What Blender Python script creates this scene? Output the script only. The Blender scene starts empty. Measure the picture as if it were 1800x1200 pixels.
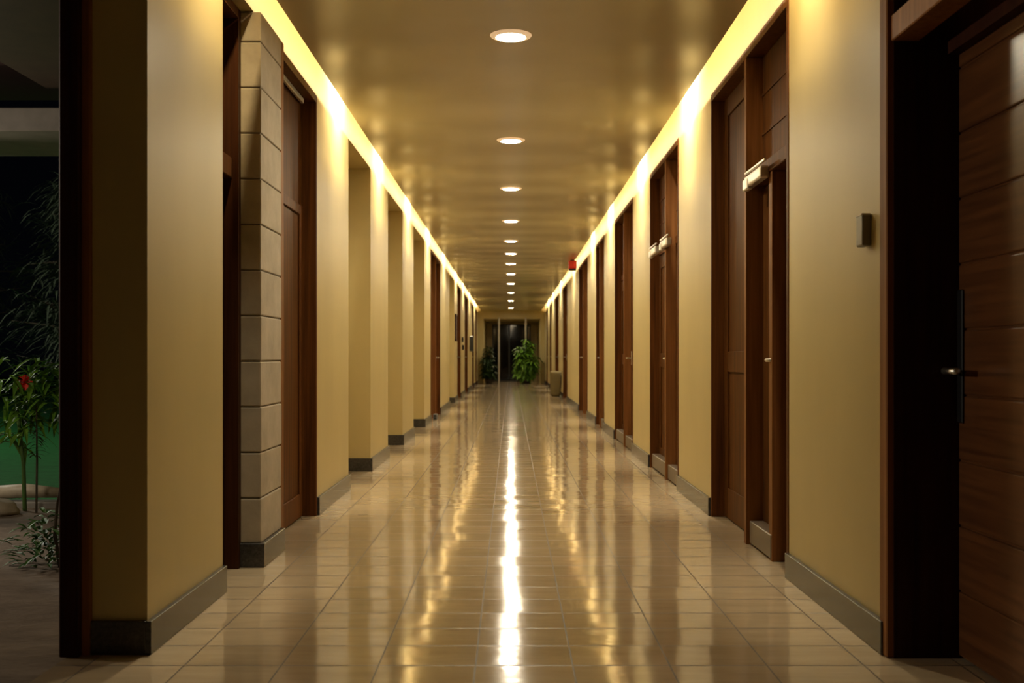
import bpy, bmesh, math, random
from mathutils import Vector, Matrix, Euler
random.seed(7)
S = bpy.context.scene
COL = S.collection
PI = math.pi

# ------------------------------------------------------------------ materials
def newmat(name):
    m = bpy.data.materials.new(name); m.use_nodes = True
    nt = m.node_tree; b = nt.nodes['Principled BSDF']
    return m, nt, b

def plain(name, col, rough=.5, metal=0.0, spec=.5, coat=0.0, emit=None, estr=0):
    m, nt, b = newmat(name)
    b.inputs['Base Color'].default_value = (*col, 1)
    b.inputs['Roughness'].default_value = rough
    b.inputs['Metallic'].default_value = metal
    b.inputs['Specular IOR Level'].default_value = spec
    b.inputs['Coat Weight'].default_value = coat
    if emit:
        b.inputs['Emission Color'].default_value = (*emit, 1)
        b.inputs['Emission Strength'].default_value = estr
    return m

def coords(nt, scale=(1, 1, 1), loc=(0, 0, 0), world=True):
    if world:
        g = nt.nodes.new('ShaderNodeNewGeometry'); out = g.outputs['Position']
    else:
        g = nt.nodes.new('ShaderNodeTexCoord'); out = g.outputs['Object']
    mp = nt.nodes.new('ShaderNodeMapping')
    mp.inputs['Scale'].default_value = scale; mp.inputs['Location'].default_value = loc
    nt.links.new(out, mp.inputs['Vector'])
    return mp.outputs['Vector']

def noise(nt, vec, scale=5, detail=4, rough=.55):
    n = nt.nodes.new('ShaderNodeTexNoise')
    n.inputs['Scale'].default_value = scale; n.inputs['Detail'].default_value = detail
    n.inputs['Roughness'].default_value = rough
    nt.links.new(vec, n.inputs['Vector'])
    return n.outputs['Fac']

def ramp(nt, fac, stops):
    r = nt.nodes.new('ShaderNodeValToRGB')
    el = r.color_ramp.elements
    while len(el) < len(stops): el.new(.5)
    for e, (p, c) in zip(el, stops): e.position = p; e.color = (*c, 1)
    nt.links.new(fac, r.inputs['Fac'])
    return r.outputs['Color']

def bump(nt, b, h, strength=.1, dist=.01):
    n = nt.nodes.new('ShaderNodeBump')
    n.inputs['Strength'].default_value = strength; n.inputs['Distance'].default_value = dist
    nt.links.new(h, n.inputs['Height']); nt.links.new(n.outputs['Normal'], b.inputs['Normal'])

def wood(name, dark, light, axis='z', rough=.5, coat=0.0, spec=.09):
    m, nt, b = newmat(name)
    sc = (38, 38, 1.3) if axis == 'z' else (38, 1.3, 38)
    v = coords(nt, sc)
    f = noise(nt, v, 1.0, 6, .6)
    nt.links.new(ramp(nt, f, [(.28, dark), (.72, light)]), b.inputs['Base Color'])
    b.inputs['Roughness'].default_value = rough
    b.inputs['Specular IOR Level'].default_value = spec
    b.inputs['Coat Weight'].default_value = coat; b.inputs['Coat Roughness'].default_value = .3
    bump(nt, b, f, .08, .002)
    return m

M = {}
# painted plaster
m, nt, b = newmat('beige_paint')
f = noise(nt, coords(nt, (1, 1, .35)), 2.2, 4)
nt.links.new(ramp(nt, f, [(.3, (.50, .41, .195)), (.7, (.55, .455, .22))]), b.inputs['Base Color'])
b.inputs['Roughness'].default_value = .42; b.inputs['Specular IOR Level'].default_value = .4
f2 = noise(nt, coords(nt, (1, 1, 1)), 60, 3); bump(nt, b, f2, .04, .002)
M['wall'] = m
# ceiling: semi gloss painted boards
m, nt, b = newmat('ceiling_gloss')
f = noise(nt, coords(nt, (.8, .5, 1)), 1.5, 3)
nt.links.new(ramp(nt, f, [(.3, (.51, .45, .30)), (.7, (.56, .495, .33))]), b.inputs['Base Color'])
b.inputs['Roughness'].default_value = .24; b.inputs['Specular IOR Level'].default_value = .5
wv = nt.nodes.new('ShaderNodeTexNoise'); wv.inputs['Scale'].default_value = 1.2; wv.inputs['Detail'].default_value = 2
nt.links.new(coords(nt, (.6, 1.6, 1)), wv.inputs['Vector']); 
sw = nt.nodes.new('ShaderNodeTexWave'); sw.wave_type = 'BANDS'; sw.bands_direction = 'Y'; sw.wave_profile = 'SIN'
sw.inputs['Scale'].default_value = .33; sw.inputs['Distortion'].default_value = .6; sw.inputs['Detail'].default_value = 1
nt.links.new(coords(nt, (.25, 1, 1)), sw.inputs['Vector'])
am = nt.nodes.new('ShaderNodeMath'); am.operation = 'MULTIPLY_ADD'; am.inputs[1].default_value = .35
nt.links.new(wv.outputs['Fac'], am.inputs[0]); nt.links.new(sw.outputs['Fac'], am.inputs[2])
bump(nt, b, am.outputs[0], 1.0, .011)
M['ceil'] = m
# floor tiles .33 x .25
m, nt, b = newmat('floor_tile')
v = coords(nt, (1, 1, 1), (-.21, -4.672 + 25, 0))
br = nt.nodes.new('ShaderNodeTexBrick')
br.offset = 0; br.squash = 1
br.inputs['Scale'].default_value = 1; br.inputs['Brick Width'].default_value = .33; br.inputs['Row Height'].default_value = .25
br.inputs['Mortar Size'].default_value = .0035; br.inputs['Mortar Smooth'].default_value = .25; br.inputs['Bias'].default_value = 0
br.inputs['Color1'].default_value = (.41, .325, .215, 1); br.inputs['Color2'].default_value = (.48, .385, .26, 1)
br.inputs['Mortar'].default_value = (.10, .07, .045, 1)
nt.links.new(v, br.inputs['Vector'])
f = noise(nt, coords(nt, (1.2, 5, 1)), 3.0, 5)
mx = nt.nodes.new('ShaderNodeMix'); mx.data_type = 'RGBA'; mx.blend_type = 'MULTIPLY'; mx.inputs[0].default_value = 1
nt.links.new(br.outputs['Color'], mx.inputs[6])
nt.links.new(ramp(nt, f, [(.25, (.80, .77, .74)), (.75, (1, 1, 1))]), mx.inputs[7])
sx = nt.nodes.new('ShaderNodeSeparateXYZ'); nt.links.new(v, sx.inputs[0])
md = nt.nodes.new('ShaderNodeMath'); md.operation = 'PINGPONG'; md.inputs[1].default_value = .125; nt.links.new(sx.outputs['Y'], md.inputs[0])
rj = nt.nodes.new('ShaderNodeMapRange'); rj.inputs['From Min'].default_value = .004; rj.inputs['From Max'].default_value = .008
rj.inputs['To Min'].default_value = .75; rj.inputs['To Max'].default_value = 0; nt.links.new(md.outputs[0], rj.inputs['Value'])
m2 = nt.nodes.new('ShaderNodeMix'); m2.data_type = 'RGBA'; m2.inputs[7].default_value = (.10, .07, .045, 1)
nt.links.new(rj.outputs['Result'], m2.inputs[0]); nt.links.new(mx.outputs[2], m2.inputs[6])
nt.links.new(m2.outputs[2], b.inputs['Base Color'])
jm = nt.nodes.new('ShaderNodeMath'); jm.operation = 'MAXIMUM'; nt.links.new(br.outputs['Fac'], jm.inputs[0]); nt.links.new(rj.outputs['Result'], jm.inputs[1])
rm = nt.nodes.new('ShaderNodeMapRange'); rm.inputs['To Min'].default_value = .095; rm.inputs['To Max'].default_value = .6
nt.links.new(jm.outputs[0], rm.inputs['Value']); nt.links.new(rm.outputs['Result'], b.inputs['Roughness'])
b.inputs['Specular IOR Level'].default_value = .62
# every tile lies a hair out of level
dv = nt.nodes.new('ShaderNodeVectorMath'); dv.operation = 'DIVIDE'; dv.inputs[1].default_value = (.33, .25, 1)
nt.links.new(v, dv.inputs[0])
fl = nt.nodes.new('ShaderNodeVectorMath'); fl.operation = 'FLOOR'; nt.links.new(dv.outputs[0], fl.inputs[0])
wn = nt.nodes.new('ShaderNodeTexWhiteNoise'); wn.noise_dimensions = '2D'; nt.links.new(fl.outputs[0], wn.inputs['Vector'])
sb = nt.nodes.new('ShaderNodeVectorMath'); sb.operation = 'SUBTRACT'; sb.inputs[1].default_value = (.5, .5, .5)
nt.links.new(wn.outputs['Color'], sb.inputs[0])
ms = nt.nodes.new('ShaderNodeVectorMath'); ms.operation = 'MULTIPLY'; ms.inputs[1].default_value = (.016, .010, 0)
nt.links.new(sb.outputs[0], ms.inputs[0])
gn = nt.nodes.new('ShaderNodeNewGeometry')
an = nt.nodes.new('ShaderNodeVectorMath'); an.operation = 'ADD'
nt.links.new(gn.outputs['Normal'], an.inputs[0]); nt.links.new(ms.outputs[0], an.inputs[1])
nn = nt.nodes.new('ShaderNodeVectorMath'); nn.operation = 'NORMALIZE'; nt.links.new(an.outputs[0], nn.inputs[0])
w = noise(nt, coords(nt, (2.2, 3.5, 1)), 1.6, 2)
bp = nt.nodes.new('ShaderNodeBump'); bp.inputs['Strength'].default_value = .10; bp.inputs['Distance'].default_value = .012
nt.links.new(w, bp.inputs['Height']); nt.links.new(nn.outputs[0], bp.inputs['Normal']); nt.links.new(bp.outputs['Normal'], b.inputs['Normal'])
M['floor'] = m
M['wood'] = wood('mahogany', (.05, .0185, .0045), (.14, .052, .0125))
M['wood_frame'] = wood('mahogany_frame', (.058, .0195, .0047), (.155, .055, .013))
M['wood_trim'] = wood('oak_trim', (.15, .060, .018), (.27, .115, .038))
M['wood_brown'] = wood('deep_brown', (.028, .010, .004), (.075, .025, .008))
M['wood_dark'] = wood('stained_dark', (.022, .007, .004), (.045, .014, .007), rough=.5, coat=.05)
M['plank'] = wood('plank_door', (.045, .016, .006), (.11, .042, .014), axis='y', rough=.3, coat=.25, spec=.4)
# granite skirting
m, nt, b = newmat('granite')
f = noise(nt, coords(nt), 55, 5, .7)
nt.links.new(ramp(nt, f, [(.35, (.026, .025, .025)), (.65, (.06, .057, .055))]), b.inputs['Base Color'])
b.inputs['Roughness'].default_value = .22
M['granite'] = m
# stone blocks
m, nt, b = newmat('cut_stone')
f = noise(nt, coords(nt), 7, 7, .6)
nt.links.new(ramp(nt, f, [(.3, (.36, .31, .235)), (.7, (.47, .41, .32))]), b.inputs['Base Color'])
b.inputs['Roughness'].default_value = .75; bump(nt, b, f, .35, .01)
M['stone'] = m
M['joint'] = plain('stone_joint', (.16, .135, .10), .9)
M['steel'] = plain('brushed_steel', (.62, .60, .56), .3, 1)
M['steel_bright'] = plain('satin_aluminium', (.78, .76, .72), .35, .85)
M['kick'] = plain('kick_plate_metal', (.15, .115, .085), .42)
M['darkmetal'] = plain('dark_metal', (.03, .03, .032), .3, .7)
M['grey_plastic'] = plain('grey_plastic', (.17, .165, .15), .38)
M['pale_plastic'] = plain('pale_plastic', (.62, .58, .5), .35)
M['post'] = plain('aged_aluminium', (.40, .36, .29), .45, .3)
M['black_plastic'] = plain('black_plastic', (.012, .012, .012), .4)
M['red_plastic'] = plain('red_plastic', (.92, .055, .03), .35)
M['bezel'] = plain('lit_acrylic_ring', (.75, .60, .42), .4, emit=(1, .66, .36), estr=.32)
M['diff'] = plain('lit_diffuser', (.9, .9, .88), .4, emit=(1, .86, .60), estr=300)
M['olive'] = plain('olive_canvas', (.15, .115, .045), .85)
M['strap'] = plain('webbing', (.07, .05, .02), .8)
m, nt, b = newmat('night_glass')
b.inputs['Base Color'].default_value = (.02, .022, .022, 1); b.inputs['Roughness'].default_value = .06
b.inputs['Transmission Weight'].default_value = .85; b.inputs['IOR'].default_value = 1.45
M['glass'] = m
def leafmat(name, c1, c2):
    m, nt, b = newmat(name)
    f = noise(nt, coords(nt), 9, 3)
    nt.links.new(ramp(nt, f, [(.3, c1), (.7, c2)]), b.inputs['Base Color'])
    b.inputs['Roughness'].default_value = .5
    return m
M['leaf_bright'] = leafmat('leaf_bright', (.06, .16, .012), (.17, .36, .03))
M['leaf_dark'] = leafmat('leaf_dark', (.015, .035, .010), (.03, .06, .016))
M['leaf_mid'] = leafmat('leaf_mid', (.03, .10, .015), (.08, .19, .03))
M['leaf_tree'] = leafmat('leaf_tree', (.035, .05, .03), (.07, .09, .055))
M['petal'] = plain('petal', (.75, .06, .03), .5)
M['stem'] = plain('green_stem', (.07, .15, .03), .55)
M['bark'] = leafmat('bark', (.04, .03, .02), (.09, .07, .045))
M['pot'] = plain('clay_pot', (.035, .025, .02), .6)
m, nt, b = newmat('bare_soil')
f = noise(nt, coords(nt, (1, 2.2, 1)), 2.4, 9, .68)
nt.links.new(ramp(nt, f, [(.3, (.15, .115, .085)), (.7, (.33, .26, .20))]), b.inputs['Base Color'])
b.inputs['Roughness'].default_value = .95; bump(nt, b, f, .8, .08)
M['soil'] = m
m, nt, b = newmat('lawn_grass')
f = noise(nt, coords(nt, (1, 2, 1)), 6, 8, .7)
nt.links.new(ramp(nt, f, [(.3, (.008, .12, .022)), (.7, (.018, .21, .042))]), b.inputs['Base Color'])
b.inputs['Roughness'].default_value = .9; bump(nt, b, f, .8, .05)
M['lawn'] = m
M['concrete'] = leafmat('concrete', (.20, .185, .16), (.26, .24, .21))
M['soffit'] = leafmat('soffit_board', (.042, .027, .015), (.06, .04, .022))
M['tile_roof'] = plain('roof_timber', (.035, .010, .007), .7)
M['rock'] = leafmat('pale_rock', (.33, .28, .20), (.5, .43, .32))
M['notice'] = plain('notice_paper', (.55, .52, .48), .5)

# ------------------------------------------------------------------ mesh helpers
class MB:
    def __init__(self): self.bm = bmesh.new()
    def box(self, x0, x1, y0, y1, z0, z1, bev=0.0, seg=1):
        x0, x1 = sorted((x0, x1)); y0, y1 = sorted((y0, y1)); z0, z1 = sorted((z0, z1))
        g = bmesh.ops.create_cube(self.bm, size=1.0)
        for v in g['verts']:
            v.co = Vector(((x0 + x1) / 2 + v.co.x * (x1 - x0), (y0 + y1) / 2 + v.co.y * (y1 - y0), (z0 + z1) / 2 + v.co.z * (z1 - z0)))
        if bev > 0:
            es = list({e for v in g['verts'] for e in v.link_edges})
            bmesh.ops.bevel(self.bm, geom=es, offset=min(bev, .45 * min(x1 - x0, y1 - y0, z1 - z0)), segments=seg, affect='EDGES', profile=.5)
        return self
    def tube(self, pts, r, n=10, caps=True):
        pts = [Vector(p) for p in pts]
        rs = r if isinstance(r, (list, tuple)) else [r] * len(pts)
        rings = []
        up = None
        for i, p in enumerate(pts):
            d = (pts[min(i + 1, len(pts) - 1)] - pts[max(i - 1, 0)]).normalized()
            if up is None:
                up = Vector((0, 0, 1)) if abs(d.z) < .9 else Vector((1, 0, 0))
            a = d.cross(up).normalized(); c = a.cross(d).normalized(); up = c
            rings.append([self.bm.verts.new(p + (a * math.cos(2 * PI * k / n) + c * math.sin(2 * PI * k / n)) * rs[i]) for k in range(n)])
        for i in range(len(rings) - 1):
            for k in range(n):
                self.bm.faces.new((rings[i][k], rings[i][(k + 1) % n], rings[i + 1][(k + 1) % n], rings[i + 1][k]))
        if caps:
            self.bm.faces.new(rings[0][::-1]); self.bm.faces.new(rings[-1])
        return self
    def lathe(self, prof, c, n=40):
        rings = []
        for r, z in prof:
            if r < 1e-6: rings.append([self.bm.verts.new((c[0], c[1], c[2] + z))])
            else: rings.append([self.bm.verts.new((c[0] + r * math.cos(2 * PI * k / n), c[1] + r * math.sin(2 * PI * k / n), c[2] + z)) for k in range(n)])
        for a, b in zip(rings, rings[1:]):
            for k in range(n):
                k2 = (k + 1) % n
                if len(a) == 1 and len(b) == 1: continue
                if len(a) == 1: self.bm.faces.new((a[0], b[k2], b[k]))
                elif len(b) == 1: self.bm.faces.new((a[k], a[k2], b[0]))
                else: self.bm.faces.new((a[k], a[k2], b[k2], b[k]))
        return self
    def leaf(self, base, d, length, width, droop=.3, nseg=3):
        """a bent pointed blade with a raised midrib"""
        d = d.normalized(); side = d.cross(Vector((0, 0, 1)))
        if side.length < .05: side = Vector((1, 0, 0))
        side.normalize()
        L, R, C = [], [], []
        for i in range(nseg + 1):
            t = i / nseg
            p = base + d * length * t + Vector((0, 0, -droop * length * t * t))
            wd = width * math.sin(PI * (.12 + .86 * t)) * .5
            up = side.cross(d).normalized() * wd * .35
            C.append(self.bm.verts.new(p)); L.append(self.bm.verts.new(p - side * wd + up)); R.append(self.bm.verts.new(p + side * wd + up))
        for i in range(nseg):
            self.bm.faces.new((L[i], C[i], C[i + 1], L[i + 1])); self.bm.faces.new((C[i], R[i], R[i + 1], C[i + 1]))
        return self
    def build(self, name, mat, parent=None, smooth=False):
        bmesh.ops.recalc_face_normals(self.bm, faces=self.bm.faces)
        me = bpy.data.meshes.new(name)
        o = bpy.data.objects.new(name, me); COL.objects.link(o)
        off = Vector((0, 0, 0))
        if parent is not None:
            p = parent
            while p is not None: off += p.location; p = p.parent
            o.parent = parent
        for v in self.bm.verts: v.co -= off
        self.bm.to_mesh(me); self.bm.free()
        me.materials.append(mat)
        if smooth:
            for p in me.polygons: p.use_smooth = True
        return o

def thing(name, loc, label, cat, group=None, kind=None):
    o = bpy.data.objects.new(name, None); COL.objects.link(o); o.location = loc
    o.empty_display_size = .1
    return tag(o, label, cat, group, kind)
def tag(o, label, cat, group=None, kind=None):
    o['label'] = label; o['category'] = cat
    if group: o['group'] = group
    if kind: o['kind'] = kind
    return o
def rebase(o, loc):
    """put a one-mesh thing's origin at its base"""
    loc = Vector(loc)
    for v in o.data.vertices: v.co -= loc
    o.location = loc
    return o

# ------------------------------------------------------------------ dimensions (metres)
XL, XR = -1.285, 1.320          # wall faces
TH = .24                        # wall thickness
HEAD, TOP = 2.77, 3.36          # door head, top of wall
CZ = 2.83                       # underside of the hung ceiling
YB, YE = -2.5, 42.0             # corridor ends
CEDGE_L, CEDGE_R = -1.172, 1.187

left_open = [(1.2, 3.82), (4.82, 7.15), (8.55, 9.90), (11.30, 12.82), (14.27, 16.05), (17.30, 19.60),
             (22.60, 24.50), (25.95, 27.55), (30.1, 31.9), (35.9, 37.3), (39.2, 40.4)]
alcoves = [(8.55, 9.90), (11.30, 12.82), (14.27, 16.05), (22.60, 24.50)]
right_open = [(2.55, 3.80), (5.13, 7.12), (8.50, 10.24), (11.67, 13.70), (15.30, 16.70), (18.60, 20.90),
              (25.30, 27.30), (29.9, 32.0), (35.2, 36.5), (38.7, 39.9)]

def segments(opens):
    out, y = [], YB
    for a, b in opens:
        out.append((y, a)); y = b
    out.append((y, YE))
    return out
segL, segR = segments(left_open), segments(right_open)

# ------------------------------------------------------------------ the room
w = MB()
for a, b in segL: w.box(XL - TH, XL, a, b, 0, TOP)
for a, b in left_open: w.box(XL - TH, XL, a, b, HEAD, TOP)
for a, b in alcoves: w.box(XL - TH - .08, XL - TH, a - .05, b + .05, 0, HEAD + .1)
tag(w.build('wall_left', M['wall']), 'beige painted left corridor wall with piers and alcoves', 'wall', kind='structure')
w = MB()
for a, b in segR: w.box(XR, XR + TH, a, b, 0, TOP)
for a, b in right_open: w.box(XR, XR + TH, a, b, HEAD, TOP)
tag(w.build('wall_right', M['wall']), 'beige painted right corridor wall between the dark doors', 'wall', kind='structure')
w = MB().box(XL - TH, XR + TH, YB - .2, YB, 0, TOP)
tag(w.build('wall_back', M['wall']), 'beige wall closing the corridor behind the viewer', 'wall', kind='structure')
w = MB()
OX0, OX1, OZ = -1.06, 1.15, 2.51
w.box(XL - TH, OX0, YE, YE + .2, 0, TOP).box(OX1, XR + TH, YE, YE + .2, 0, TOP).box(OX0, OX1, YE, YE + .2, OZ, TOP)
VY = 47.0
w.box(OX0 - .2, OX0, YE + .2, VY, 0, OZ + .2).box(OX1, OX1 + .2, YE + .2, VY, 0, OZ + .2)
w.box(OX0, OX1, YE + .2, VY, OZ, OZ + .2)
GX0, GX1, GZ = -.81, .87, 2.44
w.box(OX0 - .2, GX0, VY, VY + .2, 0, OZ + .2).box(GX1, OX1 + .2, VY, VY + .2, 0, OZ + .2).box(GX0, GX1, VY, VY + .2, GZ, OZ + .2)
tag(w.build('wall_end', M['wall']), 'beige far end wall with a wide opening into a lobby', 'wall', kind='structure')

f = MB().box(XL - .265, XR + .35, YB, VY + .3, -.1, 0)
tag(f.build('floor', M['floor']), 'glossy beige ceramic tile floor reflecting the lamps', 'floor', kind='structure')
# hung ceiling (boards with fine open joints) and the slab above it
c = MB()
c.box(CEDGE_L, CEDGE_R, 2.2, YE, CZ, CZ + .03, .002)
c.box(XL - TH, XR + TH, YB - .2, YE, TOP, TOP + .15)
tag(c.build('ceiling', M['ceil']), 'glossy brown beige hung ceiling with lit cove gaps along both sides', 'ceiling', kind='structure')

# skirting
BH, BT = .118, .02
def skirting(segs, x, s, wraps, name, label):
    k = MB()
    for a, b in segs:
        k.box(x, x - s * BT, a - (BT if a in wraps else 0), b, 0, BH, .002)
        if a in wraps: k.box(x, x + s * (TH - .02), a - BT, a, 0, BH, .002)
    tag(k.build(name, M['granite']), label, 'baseboard', kind='structure')
skirting([q for q in segL if q[1] > 0], XL, -1, {3.82, 9.90, 12.82, 16.05, 24.50}, 'baseboard_left', 'dark granite baseboard along the left wall')
skirting([q for q in segR if q[1] > 0], XR, 1, set(), 'baseboard_right', 'dark granite baseboard along the right wall')

# ------------------------------------------------------------------ doors
def lever(parent, x, y, z, s, name='lever_handle', plate=(.05, .16), l=.12, d=-1):
    """lever on its back plate; s = direction pointing out of the wall into it, d = way the lever points along the wall"""
    h = MB()
    h.box(x, x - s * .008, y - plate[0] / 2, y + plate[0] / 2, z - plate[1] / 2, z + plate[1] / 2, .003)
    h.tube([(x - s * .004, y, z), (x - s * .05, y, z), (x - s * .062, y + d * .015, z), (x - s * .064, y + d * l, z)], .010)
    o = h.build(name, M['steel'], parent, True); o['label'] = 'bright steel handle'
    return o

def closer(parent, x, ya, yb, z, s):
    """door closer: rounded body with a folded arm"""
    h = MB()
    h.box(x, x - s * .05, ya, yb, z - .03, z + .035, .012, 3)
    h.box(x - s * .02, x - s * .055, yb - .10, yb + .02, z - .045, z + .02, .010, 3)
    h.box(x - s * .045, x - s * .058, ya - .12, yb - .05, z + .036, z + .05, .003)
    o = h.build('door_closer', M['steel_bright'], parent); o['label'] = 'silver door closer'
    return o

def bay(r, x, s, y0, y1, rec, transom, handle=True, kick=False, clos=False, stile=False, panel=True, hd=-1, proud=False):
    """one leaf (and the panel over it) between two uprights; x = wall face"""
    xp = x + s * rec
    zt = 2.0
    g = .004
    leaf = MB()
    ztop = zt - .01 if transom else HEAD - .05
    leaf.box(xp, xp + s * .045, y0 + g, y1 - g, .008, ztop, .003)
    if panel:   # stiles and rails raised round two sunk panels
        q = xp - s * .012
        for a, b_, z0, z1 in ((y0 + g, y0 + .11, .008, ztop), (y1 - .11, y1 - g, .008, ztop), (y0 + .11, y1 - .11, ztop - .12, ztop),
                              (y0 + .11, y1 - .11, .95, 1.08), (y0 + .11, y1 - .11, .008, .2)):
            leaf.box(q, xp, a, b_, z0, z1, .002)
    lf = leaf.build('door_leaf', M['wood'], r)
    if transom:
        t = MB().box(x + s * .005 if proud else xp - s * .014, xp + s * .05, y0, y1, zt, zt + .07, .004); t.build('transom_bar', M['wood_frame'], r)
        t = MB().box(xp, xp + s * .03, y0, y1, zt + .07, HEAD - .05)
        for zz in (zt + .28, zt + .5): t.box(xp - s * .006, xp, y0, y1, zz, zz + .015)
        t.build('transom_panel', M['wood'], r)
    if stile:
        MB().box(x + s * .015, xp, y0 + .36, y0 + .43, .0, zt, .003).build('stile', M['wood_trim'], r)
    if handle:
        hy = y0 + .5 if stile else (y0 + .07 if hd > 0 else y1 - .07)
        lever(lf, xp - s * .012, hy, 1.03, s, d=hd)
    if kick:
        o = MB().box(x + s * .01, xp, y0 + (.372 if stile else .05), y1 - .02, .012, .135, .004).build('kick_plate', M['kick'], lf)
        o['label'] = 'dull brown metal kick plate'
    if clos:
        closer(r, x + s * .012, y0 + .40, y0 + .78, zt + .0, s)

NDOOR = [0]
def door(x, s, y0, y1, label, bays, rec=.09, fw=.06):
    """a framed door set filling an opening; bays = list of (share end, options)"""
    NDOOR[0] += 1
    r = thing('door_%d' % NDOOR[0], (x, (y0 + y1) / 2, 0), label, 'door', kind='structure')
    xo = x + s * (rec + .07)
    xi = x - s * .004
    for a, b_ in ((y0, y0 + fw * .6), (y1 - fw * .6, y1)):
        MB().box(xi, xo, a, b_, 0, HEAD, .002).build('jamb', M['wood_frame'], r)
    MB().box(xi, xo, y0 + fw * .6, y1 - fw * .6, HEAD - .05, HEAD, .002).build('head', M['wood_frame'], r)
    ya = y0 + fw * .6
    W = y1 - y0 - fw * 1.2
    for i, (e, opt) in enumerate(bays):
        yb = y0 + fw * .6 + W * e
        last = i == len(bays) - 1
        bay(r, x, s, ya, yb - (0 if last else .025), rec, **opt)
        if not last:
            o = MB().box(xi - s * .002, xo, yb - .025, yb + .025, 0, HEAD - .05, .003).build('mullion', M['wood_trim'], r)
            o['label'] = 'paler wood mullion'
        ya = yb + .025
    return r

# near door on the right: deep dark reveal, plank leaf, lever on a long plate
NDOOR[0] += 1
r = thing('door_1', (XR, 3.18, 0), 'nearest right door of horizontal wood planks in a deep dark reveal', 'door', kind='structure')
xp = XR + .235
MB().box(XR + .012, XR + .30, 3.76, 3.798, 0, HEAD).build('jamb', M['wood_dark'], r)
MB().box(XR + .012, XR + .30, 2.552, 2.59, 0, HEAD).build('jamb', M['wood_dark'], r)
MB().box(XR + .012, XR + .30, 2.59, 3.76, HEAD - .05, HEAD - .002).build('head', M['wood_dark'], r)
o = MB().box(XR - .012, XR + .02, 3.765, 3.835, 0, HEAD + .06, .004).build('architrave', M['wood_trim'], r); o['label'] = 'pale brown edge trim'
o = MB().box(XR + .002, XR + .10, 2.59, 3.76, 2.145, 2.235, .004).build('transom_bar', M['wood_trim'], r); o['label'] = 'pale brown crossbar'
MB().box(XR + .20, XR + .24, 2.59, 3.76, 2.235, HEAD - .05).build('transom_panel', M['wood_dark'], r)
MB().box(XR + .20, XR + .29, 2.59, 3.76, 2.10, 2.235).build('head_stop', M['wood_dark'], r)
lf = MB()
z = .01
for k in range(10):
    z1 = min(z + .2265, 2.10)
    if z1 - z > .02: lf.box(xp, xp + .045, 2.595, 3.755, z + .003, z1 - .003, .006, 2)
    z = z1
lf.box(xp + .008, xp + .04, 2.595, 3.755, .01, 2.10)
lf = lf.build('door_leaf', M['plank'], r)
h = MB().box(xp, xp - .010, 3.705, 3.745, .82, 1.28, .004)
h.build('handle_plate', M['darkmetal'], lf)
h = MB().tube([(xp - .008, 3.725, 1.0), (xp - .055, 3.725, 1.0), (xp - .068, 3.71, 1.0), (xp - .07, 3.60, 1.0)], .011, 12)
o = h.build('lever_handle', M['steel'], lf, True); o['label'] = 'polished steel lever'

T = dict(transom=True, kick=True, clos=True)
door(XR, 1, 5.13, 7.12, 'second right door from the viewer, with crossbar, silver closer and full-height side panel',
     [(.47, dict(T, stile=True, panel=False, proud=True)), (1, dict(transom=False, handle=False))])
door(XR, 1, 8.50, 10.24, 'third right door from the viewer, a pair of leaves each with a silver closer',
     [(.40, dict(T, handle=False, clos=True)), (1, dict(T, hd=1))])
door(XR, 1, 11.67, 13.70, 'fourth right door from the viewer, twin brown leaves with small bright handle',
     [(.45, dict(transom=True, kick=True, hd=-1)), (1, dict(transom=True, kick=True, handle=False))])
door(XR, 1, 15.30, 16.70, 'fifth right door from the viewer, narrow and dark brown',
     [(.5, dict(transom=True, kick=True, handle=False)), (1, dict(transom=True))])
door(XR, 1, 18.60, 20.90, 'sixth right door, double and dark, just nearer than the red alarm box',
     [(.5, dict(transom=True, handle=False)), (1, dict(transom=True))])
door(XR, 1, 25.30, 27.30, 'dark right door between the red alarm box and the olive bag',
     [(1, dict(transom=True))])
door(XR, 1, 29.9, 32.0, 'dark right door just beyond the olive bag', [(1, dict(transom=True))])
door(XR, 1, 35.2, 36.5, 'second to last door on the right before the green potted plant', [(1, dict(transom=True))])
door(XR, 1, 38.7, 39.9, 'last door on the right, closest to the green potted plant', [(1, dict(transom=True))])

# left: narrow dark frame before the stone pillar
NDOOR[0] += 1
r = thing('door_%d' % NDOOR[0], (XL, 5.1, 0), 'narrow dark wood door with crossbar just before the stone pillar', 'door', kind='structure')
x = XL - .06
MB().box(x, x - .12, 4.825, 4.87, 0, HEAD - .004).build('jamb', M['wood_dark'], r)
MB().box(x, x - .12, 5.335, 5.385, 0, HEAD - .004).build('jamb', M['wood_brown'], r)
MB().box(x, x - .12, 4.87, 5.335, HEAD - .05, HEAD - .004).build('head', M['wood_frame'], r)
MB().box(x - .03, x - .12, 4.87, 5.335, 1.93, 2.03, .004).build('transom_bar', M['wood'], r)
MB().box(x - .08, x - .11, 4.87, 5.335, 2.03, HEAD - .05).build('transom_panel', M['wood_dark'], r)
lf = MB().box(x - .07, x - .115, 4.872, 5.333, .008, 1.925, .003).box(x - .055, x - .07, 4.95, 5.25, .2, 1.8, .004).build('door_leaf', M['wood_dark'], r)

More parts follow.
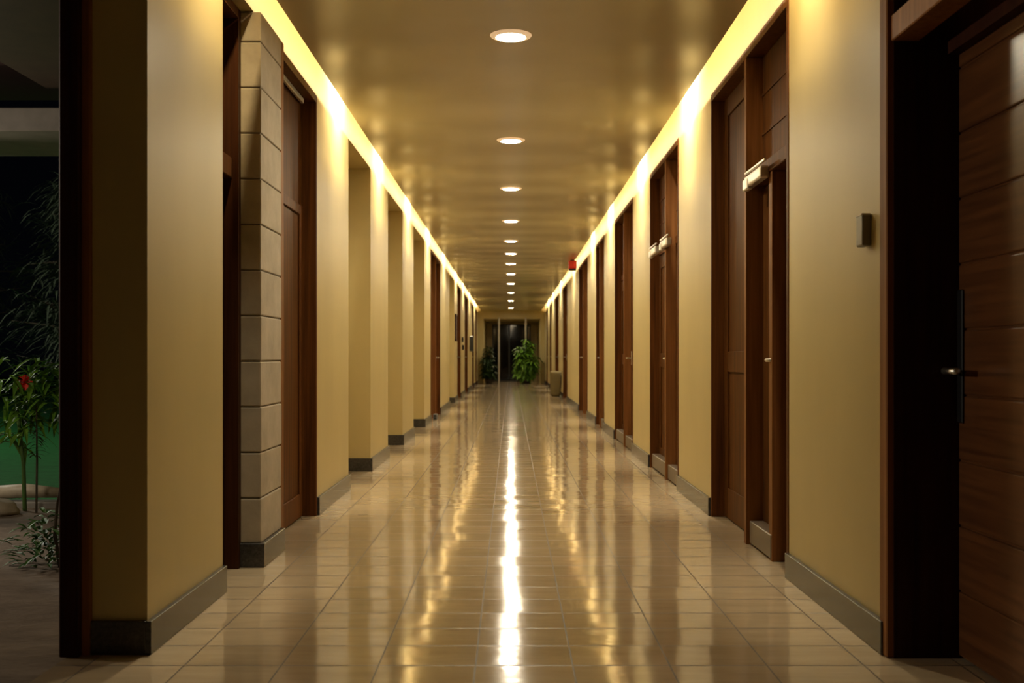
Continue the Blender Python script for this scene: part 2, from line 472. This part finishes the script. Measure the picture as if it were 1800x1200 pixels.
# stone pillar
r = thing('stone_pillar', (XL - .1, 5.63, 0), 'pillar of pale cut stone blocks between two dark doors on the left', 'pillar')
k = MB()
z = .115
while z < HEAD - .02:
    z1 = min(z + .2275, HEAD)
    dx = random.uniform(-.002, .002)
    k.box(-1.245 + dx, -1.54, 5.39, 5.868, z + .003, z1 - .003, .006, 2)
    z = z1
k.build('stone_blocks', M['stone'], r)
MB().box(-1.252, -1.53, 5.396, 5.862, .11, HEAD - .005).build('mortar', M['joint'], r)
o = MB().box(-1.225, -1.54, 5.37, 5.868, 0, .12, .003).build('plinth', M['granite'], r); o['label'] = 'dark granite foot'

# left door with panelled leaf beyond the stone pillar
r = door(XL, -1, 5.87, 7.15, 'panelled brown door with metal top rail just beyond the stone pillar', [(1, dict(transom=False, handle=True, hd=1, panel=False))])
lf = [c for c in r.children if c.name.startswith('door_leaf')][0]
xq = XL - .09
MB().box(xq, xq + .014, 5.95, 6.98, 1.965, 2.03, .004).box(xq, xq + .014, 6.98, 7.06, .01, 2.03, .004).box(xq, xq + .014, 5.95, 6.98, .01, .16, .004).build('panel_moulding', M['wood_frame'], lf)
MB().box(XL + .035, XL - .02, 5.875, 5.95, 0, HEAD, .004).build('architrave', M['wood_trim'], r)
o = MB().box(XL - .055, XL - .075, 6.05, 7.0, HEAD - .085, HEAD - .052, .003).build('closer_rail', M['steel_bright'], r); o['label'] = 'thin metal rail'
door(XL, -1, 17.30, 19.60, 'dark double door just beyond the three beige alcoves on the left',
     [(.5, dict(transom=True, handle=False)), (1, dict(transom=True))])
door(XL, -1, 25.95, 27.55, 'dark left door just beyond the framed notice board', [(1, dict(transom=True))])
door(XL, -1, 30.1, 31.9, 'dark left door just before the black wall box', [(1, dict(transom=True))])
door(XL, -1, 35.9, 37.3, 'dark left door just beyond the black wall box', [(1, dict(transom=True))])
door(XL, -1, 39.2, 40.4, 'last dark door on the left, closest to the lobby', [(1, dict(transom=True))])

# open doorway to the garden on the left: dark frame at the outer edge
NDOOR[0] += 1
r = thing('door_%d' % NDOOR[0], (-1.54, 2.5, 0), 'open dark wood doorway frame leading to the garden at far left', 'door', kind='structure')
o = MB().box(-1.505, -1.575, 3.765, 3.86, 0, HEAD, .004).build('jamb', M['wood_dark'], r)
MB().box(-1.478, -1.506, 3.79, 3.8195, 0, HEAD, .002).build('door_stop', M['wood_trim'], r)
MB().box(-1.505, -1.575, 1.16, 1.25, 0, HEAD, .004).build('jamb', M['wood_dark'], r)
MB().box(-1.505, -1.575, 1.25, 3.765, HEAD - .08, HEAD, .004).build('head', M['wood_dark'], r)

# glazed screen at the far end
NDOOR[0] += 1
r = thing('door_%d' % NDOOR[0], (0, VY, 0), 'dark glass lobby doors at the far end of the corridor', 'door', kind='structure')
o = MB().box(GX0, GX1, VY + .07, VY + .085, 0.05, GZ).build('glass_pane', M['glass'], r)
for xx in (GX0, -.1, .62, GX1 - .05):
    MB().box(xx, xx + .05, VY + .04, VY + .12, 0, GZ).build('glazing_bar', M['darkmetal'], r)
MB().box(GX0, GX1, VY + .04, VY + .12, 0, .06).build('sill_bar', M['darkmetal'], r)
for xx, lab in ((-.464, 'left of the two slim pale posts standing in the far opening'), (.575, 'right of the two slim pale posts, rising behind the potted plant')):
    k = MB().box(xx - .035, xx + .035, YE - .08, YE - .01, 0, OZ + .05, .006).build('metal_post', M['post'])
    rebase(tag(k, lab, 'post', 'slim posts in the far opening'), (xx, YE - .045, 0))

# ------------------------------------------------------------------ lamps
lampY = [6.0, 8.9, 11.46, 14.21, 16.66, 18.69, 20.75, 23.3, 26.4, 30.2, 34.5, 39.8]
lab = ['nearest and largest round ceiling downlight, at the top of the view',
       'second round ceiling downlight from the viewer', 'third round ceiling downlight from the viewer',
       'fourth round ceiling downlight from the viewer', 'fifth round ceiling downlight from the viewer',
       'sixth round ceiling downlight from the viewer', 'seventh round ceiling downlight from the viewer',
       'eighth round ceiling downlight from the viewer, sixth from the far wall', 'fourth round ceiling downlight from the far end wall',
       'third round ceiling downlight from the far end wall', 'second round ceiling downlight from the far end wall',
       'farthest and smallest round ceiling downlight, beside the end wall']
lab[7] = 'fifth round ceiling downlight from the far end wall'
for i, yy in enumerate(lampY):
    if i == 0:
        base = r = thing('ceiling_downlight', (0, yy, CZ), lab[0], 'ceiling light', 'recessed round ceiling downlights')
        MB().lathe([(.0825, .0), (.0825, -.0125), (.088, -.0135), (.112, -.005), (.116, .0)], (0, yy, CZ), 48).build('bezel', M['bezel'], r, True)
        MB().lathe([(.0, -.011), (.05, -.011), (.082, -.011), (.082, .0), (0, 0)], (0, yy, CZ), 48).build('diffuser', M['diff'], r, True)
    else:
        r = base.copy(); COL.objects.link(r); r.location.y = yy; r['label'] = lab[i]
        for ch in list(base.children):
            q = ch.copy(); COL.objects.link(q); q.parent = r

def area(loc, rot, sx, sy, power, col):
    l = bpy.data.lights.new('cove_strip_light', 'AREA'); l.shape = 'RECTANGLE'; l.size = sx; l.size_y = sy
    l.energy = power; l.color = col
    o = bpy.data.objects.new('cove_strip_light', l); COL.objects.link(o); o.location = loc; o.rotation_euler = rot
WARM = (1, .71, .39)
n = 8; y0 = 4.3; step = (YE - .1 - y0) / n
for k in range(n):
    yc = y0 + step * (k + .5)
    area((1.045, yc, 2.968), (0, -PI / 2, 0), .03, step, 14, WARM)
    area((-1.03, yc, 2.968), (0, PI / 2, 0), .03, step, 14, WARM)
def spot(x, y, z, tilt, size, p, col):
    l = bpy.data.lights.new('cove_spot_light', 'SPOT'); l.energy = p; l.color = col
    l.spot_size = math.radians(size); l.spot_blend = 1; l.shadow_soft_size = .025
    o = bpy.data.objects.new('cove_spot_light', l); COL.objects.link(o); o.location = (x, y, z)
    o.rotation_euler = (0, math.radians(-tilt if x > 0 else tilt), 0)
for sgn, ys in ((-1, (4.6, 8.0, 10.5, 13.5, 16.7, 20.7, 25.2, 29, 33.5, 38.3)), (1, (4.7, 8.0, 10.9, 14.3, 17.4, 22.6, 28.6, 33.7, 37.6))):
    for yy in ys:
        q = .5 if yy < 5 else 1
        spot((1.25 if sgn > 0 else -1.222), yy, 3.3, 4, 50, 220 * q, (1, .86, .60))
        spot((1.10 if sgn > 0 else -1.085), yy, 3.28, 35, 130, 180 * q, (1, .83 if q == 1 else .74, .56 if q == 1 else .36))

# ------------------------------------------------------------------ small things on the walls
r = thing('card_reader', (XR, 3.98, 1.5), 'small grey card reader on the right wall beside the nearest door', 'card reader')
MB().box(XR, XR - .034, 3.955, 4.03, 1.455, 1.57, .006, 2).build('housing', M['grey_plastic'], r)
MB().box(XR - .002, XR - .036, 3.957, 4.028, 1.566, 1.574, .002).build('top_edge', M['pale_plastic'], r)

r = thing('alarm_beacon', (1.14, 20.02, CZ), 'red alarm box hanging under the right edge of the ceiling', 'alarm')
MB().box(1.065, 1.215, 19.95, 20.09, 2.668, 2.818, .014, 2).build('red_housing', M['red_plastic'], r)
MB().box(1.075, 1.205, 19.965, 20.075, 2.635, 2.668, .008, 2).build('sounder_grille', M['darkmetal'], r)
MB().box(1.10, 1.18, 19.98, 20.06, 2.818, CZ).build('mounting_plate', M['grey_plastic'], r)

r = thing('notice_board', (XL, 25.1, 1.4), 'tall narrow framed notice board on the left wall before a dark door', 'notice board')
k = MB(); k.box(XL, XL + .03, 24.72, 24.76, 1.40, 2.02).box(XL, XL + .03, 25.30, 25.34, 1.40, 2.02).box(XL, XL + .03, 24.76, 25.30, 1.40, 1.44).box(XL, XL + .03, 24.76, 25.30, 1.98, 2.02)
k.build('frame', M['wood_dark'], r)
MB().box(XL, XL + .012, 24.76, 25.30, 1.44, 1.98).build('notice_sheet', M['notice'], r)

r = thing('wall_box', (XL, 33.9, 1.2), 'black box mounted on the far left wall between two doors', 'wall box')
MB().box(XL, XL + .11, 33.7, 34.1, 1.22, 1.68, .01).build('box_body', M['black_plastic'], r)
MB().box(XL, XL + .09, 34.15, 34.5, 1.2, 1.45, .01).build('side_unit', M['grey_plastic'], r)
for k, (yy, zz) in enumerate(((28.2, 1.42), (28.5, 1.22))):
    o = MB().box(XL, XL + .045, yy, yy + .16, zz, zz + .13, .01, 2).build('wall_switch', M['black_plastic'])
    rebase(tag(o, ['upper', 'lower'][k] + ' of two small dark switches on the far left wall', 'switch', 'dark switches on the left wall'), (XL, yy, zz))
r = thing('floor_socket', (-1.235, 17.75, 0), 'small grey socket box on the floor at the left double door', 'socket')
MB().box(-1.275, -1.205, 17.7, 17.8, 0, .105, .008).build('housing', M['grey_plastic'], r)
MB().box(-1.26, -1.22, 17.694, 17.7, .02, .05).box(-1.26, -1.22, 17.694, 17.7, .06, .09).build('outlet', M['black_plastic'], r)

# olive bag leaning by the right wall
r = thing('canvas_bag', (1.22, 28.2, 0), 'olive canvas bag with strap standing against the far right wall', 'bag')
bm = MB()
prof = [(0, .10, .05), (.06, .135, .07), (.25, .145, .085), (.45, .15, .08), (.60, .15, .05), (.655, .15, .035)]
rings = []
for z, hx, hy in prof:
    rg = []
    for k in range(20):
        a = 2 * PI * k / 20
        ca, sa = math.cos(a), math.sin(a)
        rg.append(bm.bm.verts.new((1.16 + math.copysign(abs(ca) ** .6, ca) * hx - .05 * (1 - z / .65) * 0 + (.02 * z), 28.2 + math.copysign(abs(sa) ** .6, sa) * hy, z + (.015 * math.cos(3 * a) if z > .6 else 0))))
    rings.append(rg)
for a, b_ in zip(rings, rings[1:]):
    for k in range(20): bm.bm.faces.new((a[k], a[(k + 1) % 20], b_[(k + 1) % 20], b_[k]))
bm.bm.faces.new(rings[0][::-1]); bm.bm.faces.new(rings[-1])
bm.build('bag_body', M['olive'], r, True)
MB().tube([(1.285, 28.12, .62), (1.295, 28.08, .5), (1.30, 28.06, .35), (1.28, 28.1, .22)], .012, 8).build('strap', M['strap'], r, True)

# ------------------------------------------------------------------ plants in the lobby
def bushy(name, loc, label, cat, rad, h, nl, leaf, lm, potr=.2, poth=.3, seed=1, upright=.5):
    rnd = random.Random(seed)
    r = thing(name, loc, label, cat)
    L = Vector(loc)
    MB().lathe([(0, 0), (potr * .75, 0), (potr, poth), (potr * .9, poth), (potr * .85, poth - .04), (0, poth - .04)], loc, 28).build('pot', M['pot'], r, True)
    st = MB(); lv = MB()
    for k in range(30):
        a = rnd.uniform(0, 2 * PI); q = rnd.uniform(.15, 1); hh = h * rnd.uniform(.2, 1) * (1.06 - .45 * q * q)
        tip = L + Vector((math.cos(a) * rad * q * .9, math.sin(a) * rad * q * .9, hh))
        b0 = L + Vector((math.cos(a) * .04, math.sin(a) * .04, poth - .05))
        mid = (b0 + tip) / 2 + Vector((0, 0, .1 * h))
        pts = [b0 * (1 - t) ** 2 + mid * 2 * t * (1 - t) + tip * t * t for t in (0, .25, .5, .75, 1)]
        st.tube(pts, [.01, .009, .008, .006, .003], 6)
        for j in range(nl // 30):
            t = rnd.uniform(.15, 1)
            p = b0 * (1 - t) ** 2 + mid * 2 * t * (1 - t) + tip * t * t
            d = Vector((math.cos(rnd.uniform(0, 2 * PI)), math.sin(rnd.uniform(0, 2 * PI)), rnd.uniform(-.3, upright)))
            p = p + d * rnd.uniform(0, .07)
            lv.leaf(p, d, leaf * rnd.uniform(.6, 1.2), leaf * .32, rnd.uniform(.2, .7))
    st.build('stems', M['stem'], r); lv.build('foliage', lm, r, True)
    return r
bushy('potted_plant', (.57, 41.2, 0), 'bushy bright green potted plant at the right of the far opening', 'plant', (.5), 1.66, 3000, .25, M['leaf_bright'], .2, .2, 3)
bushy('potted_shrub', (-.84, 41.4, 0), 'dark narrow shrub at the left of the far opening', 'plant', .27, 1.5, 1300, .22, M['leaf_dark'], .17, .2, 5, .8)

# ------------------------------------------------------------------ garden on the left
g = MB().box(-40, XL - .27, -6, 8.2, -.4, -.1)
tag(g.build('ground', M['soil']), 'bare brown soil outside the left doorway', 'ground', kind='structure')
g = MB().box(-60, XL - .27, 8.35, 60, -.4, -.09)
tag(g.build('lawn', M['lawn']), 'dark green lawn beyond the pale kerb', 'lawn', kind='structure')
g = MB().box(-40, XL - .27, 8.2, 8.35, -.4, -.055, .01)
tag(g.build('kerb', M['concrete']), 'pale concrete kerb edging the lawn', 'kerb', kind='structure')
g = MB().box(XL - .275, -4.6, 7.0, 7.9, 2.51, 2.66, .006)
g.box(-4.2, -4.5, 7.2, 7.5, -.1, 2.51, .01)
tag(g.build('veranda_beam', M['concrete']), 'pale concrete veranda beam above the garden at far left', 'beam', kind='structure')
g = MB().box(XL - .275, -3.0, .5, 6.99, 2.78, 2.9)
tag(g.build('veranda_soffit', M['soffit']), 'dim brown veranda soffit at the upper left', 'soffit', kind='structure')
g = MB().box(-2.99, -4.7, .5, 7.9, 2.92, 3.1)
tag(g.build('veranda_roof', M['tile_roof']), 'dark timber roof edge beside the veranda soffit', 'roof', kind='structure')

# flowering plant and slim sapling by the kerb
def gpt(px, Y, z): return Vector(((px - 898) * Y / 1900, Y, z))
rnd = random.Random(11)
r = thing('flowering_plant', (-3.62, 8.05, -.1), 'slender green plant with a red flower near the kerb', 'plant')
st, lv, fl = MB(), MB(), MB()
top = Vector((-3.70, 8.05, .86))
st.tube([(-3.62, 8.05, -.1), (-3.63, 8.05, .25), (-3.67, 8.05, .6), top], [.016, .015, .014, .008], 8)
b2 = Vector((-3.55, 8.07, .98))
st.tube([(-3.64, 8.05, .45), (-3.60, 8.06, .8), b2, (-3.40, 8.07, .97), (-3.25, 8.07, .85)], [.010, .009, .008, .006, .003], 8)
for k in range(190):
    t = rnd.random()
    p = (top + Vector((rnd.uniform(-.12, .12), rnd.uniform(-.12, .12), rnd.uniform(-.5, .03)))) if k < 60 else b2 + Vector((rnd.uniform(-.18, .34), rnd.uniform(-.15, .15), rnd.uniform(-.42, .06)))
    a = rnd.uniform(0, 2 * PI)
    lv.leaf(p, Vector((math.cos(a), math.sin(a), rnd.uniform(-.3, .5))), rnd.uniform(.13, .27), .042, .6)
fc = Vector((-3.56, 7.93, .865))
for k in range(9):
    a = 2 * PI * k / 9
    fl.leaf(fc, Vector((math.cos(a), -.5, math.sin(a) * .7)), .075, .05, .1)
st.build('stem', M['stem'], r); lv.build('leaves', M['leaf_bright'], r)
o = fl.build('flower', M['petal'], r); o['label'] = 'red flower'
r = thing('sapling', (-3.49, 7.95, -.1), 'thin bare-stemmed sapling right of the flowering plant', 'plant')
st, lv = MB(), MB()
st.tube([(-3.49, 7.95, -.1), (-3.485, 7.95, .3), (-3.49, 7.95, .72)], [.009, .008, .004], 8)
for k in range(40):
    a = rnd.uniform(0, 2 * PI)
    lv.leaf(Vector((-3.49, 7.95, rnd.uniform(.3, .72))), Vector((math.cos(a), math.sin(a), .2)), rnd.uniform(.06, .14), .016, .5)
st.build('stem', M['bark'], r); lv.build('leaves', M['leaf_dark'], r)
r = thing('low_bush', (-2.56, 5.95, -.1), 'low leafy bush with an arching stem by the doorway frame', 'bush')
lv, st = MB(), MB()
for k in range(150):
    a = rnd.uniform(0, 2 * PI); q = rnd.uniform(0, .17)
    p = Vector((-2.56 + math.cos(a) * q, 5.95 + math.sin(a) * q, -.1 + rnd.uniform(.0, .26) * (1.2 - q * 3)))
    lv.leaf(p, Vector((math.cos(a), math.sin(a), rnd.uniform(.1, .9))), rnd.uniform(.06, .13), .03, .4)
lv.build('leaves', M['leaf_mid'], r)
st.tube([(-2.46, 5.9, -.1), (-2.49, 5.9, .08), (-2.475, 5.9, .25), (-2.44, 5.9, .42)], [.011, .010, .008, .005], 8)
st.build('stem', M['bark'], r)
# pale rock and log
def rock(name, c, sx, sy, sz, label, seed):
    rn = random.Random(seed)
    k = MB(); g = bmesh.ops.create_icosphere(k.bm, subdivisions=3, radius=1)
    for v in g['verts']:
        d = v.co.normalized()
        f = 1 + .12 * math.sin(5 * d.x + seed) * math.cos(4 * d.y) + .08 * math.sin(9 * d.z + 3 * d.x)
        v.co = Vector((c[0] + d.x * f * sx, c[1] + d.y * f * sy, max(-.1, c[2] + d.z * f * sz)))
    o = k.build(name, M['rock'], None, True)
    rebase(tag(o, label, 'rock'), (c[0], c[1], -.1))
rock('rock', (-3.78, 7.85, -.07), .2, .12, .09, 'low pale rock on the soil before the kerb', 2)
k = MB().tube([(-4.05, 8.29, .0), (-3.72, 8.29, .02), (-3.42, 8.30, .0)], [.05, .055, .035], 12)
rebase(tag(k.build('log', M['rock'], None, True), 'pale log lying on the kerb behind the rock', 'log'), (-3.7, 8.29, -.05))

def tree(name, loc, h, rad, label, seed, n=3200, ll=.5):
    rn = random.Random(seed)
    r = thing(name, loc, label, 'tree')
    L = Vector(loc)
    tr, lv = MB(), MB()
    tr.tube([L, L + Vector((.1, 0, h * .3)), L + Vector((.05, .1, h * .65)), L + Vector((.2, 0, h))], [.16, .13, .08, .02], 10)
    for k in range(46):
        z0 = h * rn.uniform(.14, .97); a = rn.uniform(0, 2 * PI); ln = rad * (1.08 - z0 / h) ** .6 * rn.uniform(.6, 1.1)
        p0 = L + Vector((.1, 0, z0)); p1 = p0 + Vector((math.cos(a) * ln, math.sin(a) * ln, ln * rn.uniform(.0, .6)))
        tr.tube([p0, (p0 + p1) / 2 + Vector((0, 0, .12)), p1], [.035, .02, .006], 6)
        for j in range(n // 46):
            t = rn.uniform(.25, 1.05)
            p = p0.lerp(p1, t) + Vector((rn.gauss(0, .14), rn.gauss(0, .14), rn.gauss(0, .12)))
            d = (p1 - p0).normalized() + Vector((rn.uniform(-.8, .8), rn.uniform(-.8, .8), rn.uniform(-.4, .6)))
            lv.leaf(p, d, ll * rn.uniform(.5, 1), .035, rn.uniform(.3, .9))
    tr.build('trunk', M['bark'], r); lv.build('foliage', M['leaf_tree'], r)
tree('garden_tree', (-6.9, 17.5, -.09), 3.9, 1.5, 'feathery dark tree in the garden beside the doorway frame', 4)
tree('garden_tree', (-13.2, 25, -.09), 5.5, 2.6, 'broad dim tree at the back of the lawn', 9)
o = [q for q in bpy.data.objects if q.name.startswith('garden_tree')]

# added fill lights, outside the view, to brighten the lawn and the soil
def point(loc, p, col, rad=.15):
    l = bpy.data.lights.new('garden_fill_light', 'POINT'); l.energy = p; l.color = col; l.shadow_soft_size = rad
    q = bpy.data.objects.new('garden_fill_light', l); COL.objects.link(q); q.location = loc
point((-8.6, 12.5, 4.4), 260, (1, .97, .82))
point((-5.0, 4.6, 2.3), 62, (1, .84, .64))
point((-4.9, 7.2, 1.5), 40, (1, .86, .66))

l = bpy.data.lights.new('lobby_fill_light', 'AREA'); l.size = .3; l.energy = 9; l.color = (1, .8, .5)  # added hidden light to brighten the far plants and the lobby
q = bpy.data.objects.new('lobby_fill_light', l); COL.objects.link(q); q.location = (.1, 42.6, 2.49)
fl = bpy.data.lights.new('plank_door_fill_light', 'SPOT'); fl.energy = 650; fl.color = (1, .86, .66); fl.spot_size = math.radians(24); fl.spot_blend = .8; fl.shadow_soft_size = .12  # added unseen spot, aimed through the doorway to brighten the plank door
q = bpy.data.objects.new('plank_door_fill_light', fl); COL.objects.link(q); q.location = (-9.0, 3.69, 2.3)
q.rotation_euler = (Vector((1.55, 3.3, 1.2)) - Vector(q.location)).to_track_quat('-Z', 'Y').to_euler()
# ------------------------------------------------------------------ world, camera, view
wd = bpy.data.worlds.new('night'); S.world = wd; wd.use_nodes = True
bg = wd.node_tree.nodes['Background']; bg.inputs['Color'].default_value = (.10, .12, .2, 1); bg.inputs['Strength'].default_value = .004

cam = bpy.data.cameras.new('camera'); co = bpy.data.objects.new('camera', cam); COL.objects.link(co)
co.location = (0, 0, 1.05); co.rotation_euler = (PI / 2, 0, 0)
cam.sensor_width = 36; cam.lens = 38
cam.shift_x = 2 / 1800; cam.shift_y = 26 / 1800
cam.clip_start = .05; cam.clip_end = 200
cam.dof.use_dof = True; cam.dof.focus_distance = 6.2; cam.dof.aperture_fstop = 4.0
S.camera = co
S.view_settings.view_transform = 'Standard'; S.view_settings.look = 'None'
S.view_settings.exposure = .64; S.view_settings.gamma = 1; S.view_settings.use_curve_mapping = False
S.cycles.use_denoising = True
S.cycles.max_bounces = 10; S.cycles.diffuse_bounces = 6; S.cycles.glossy_bounces = 5
S.cycles.sample_clamp_indirect = 8
S.cycles.caustics_reflective = False; S.cycles.caustics_refractive = False
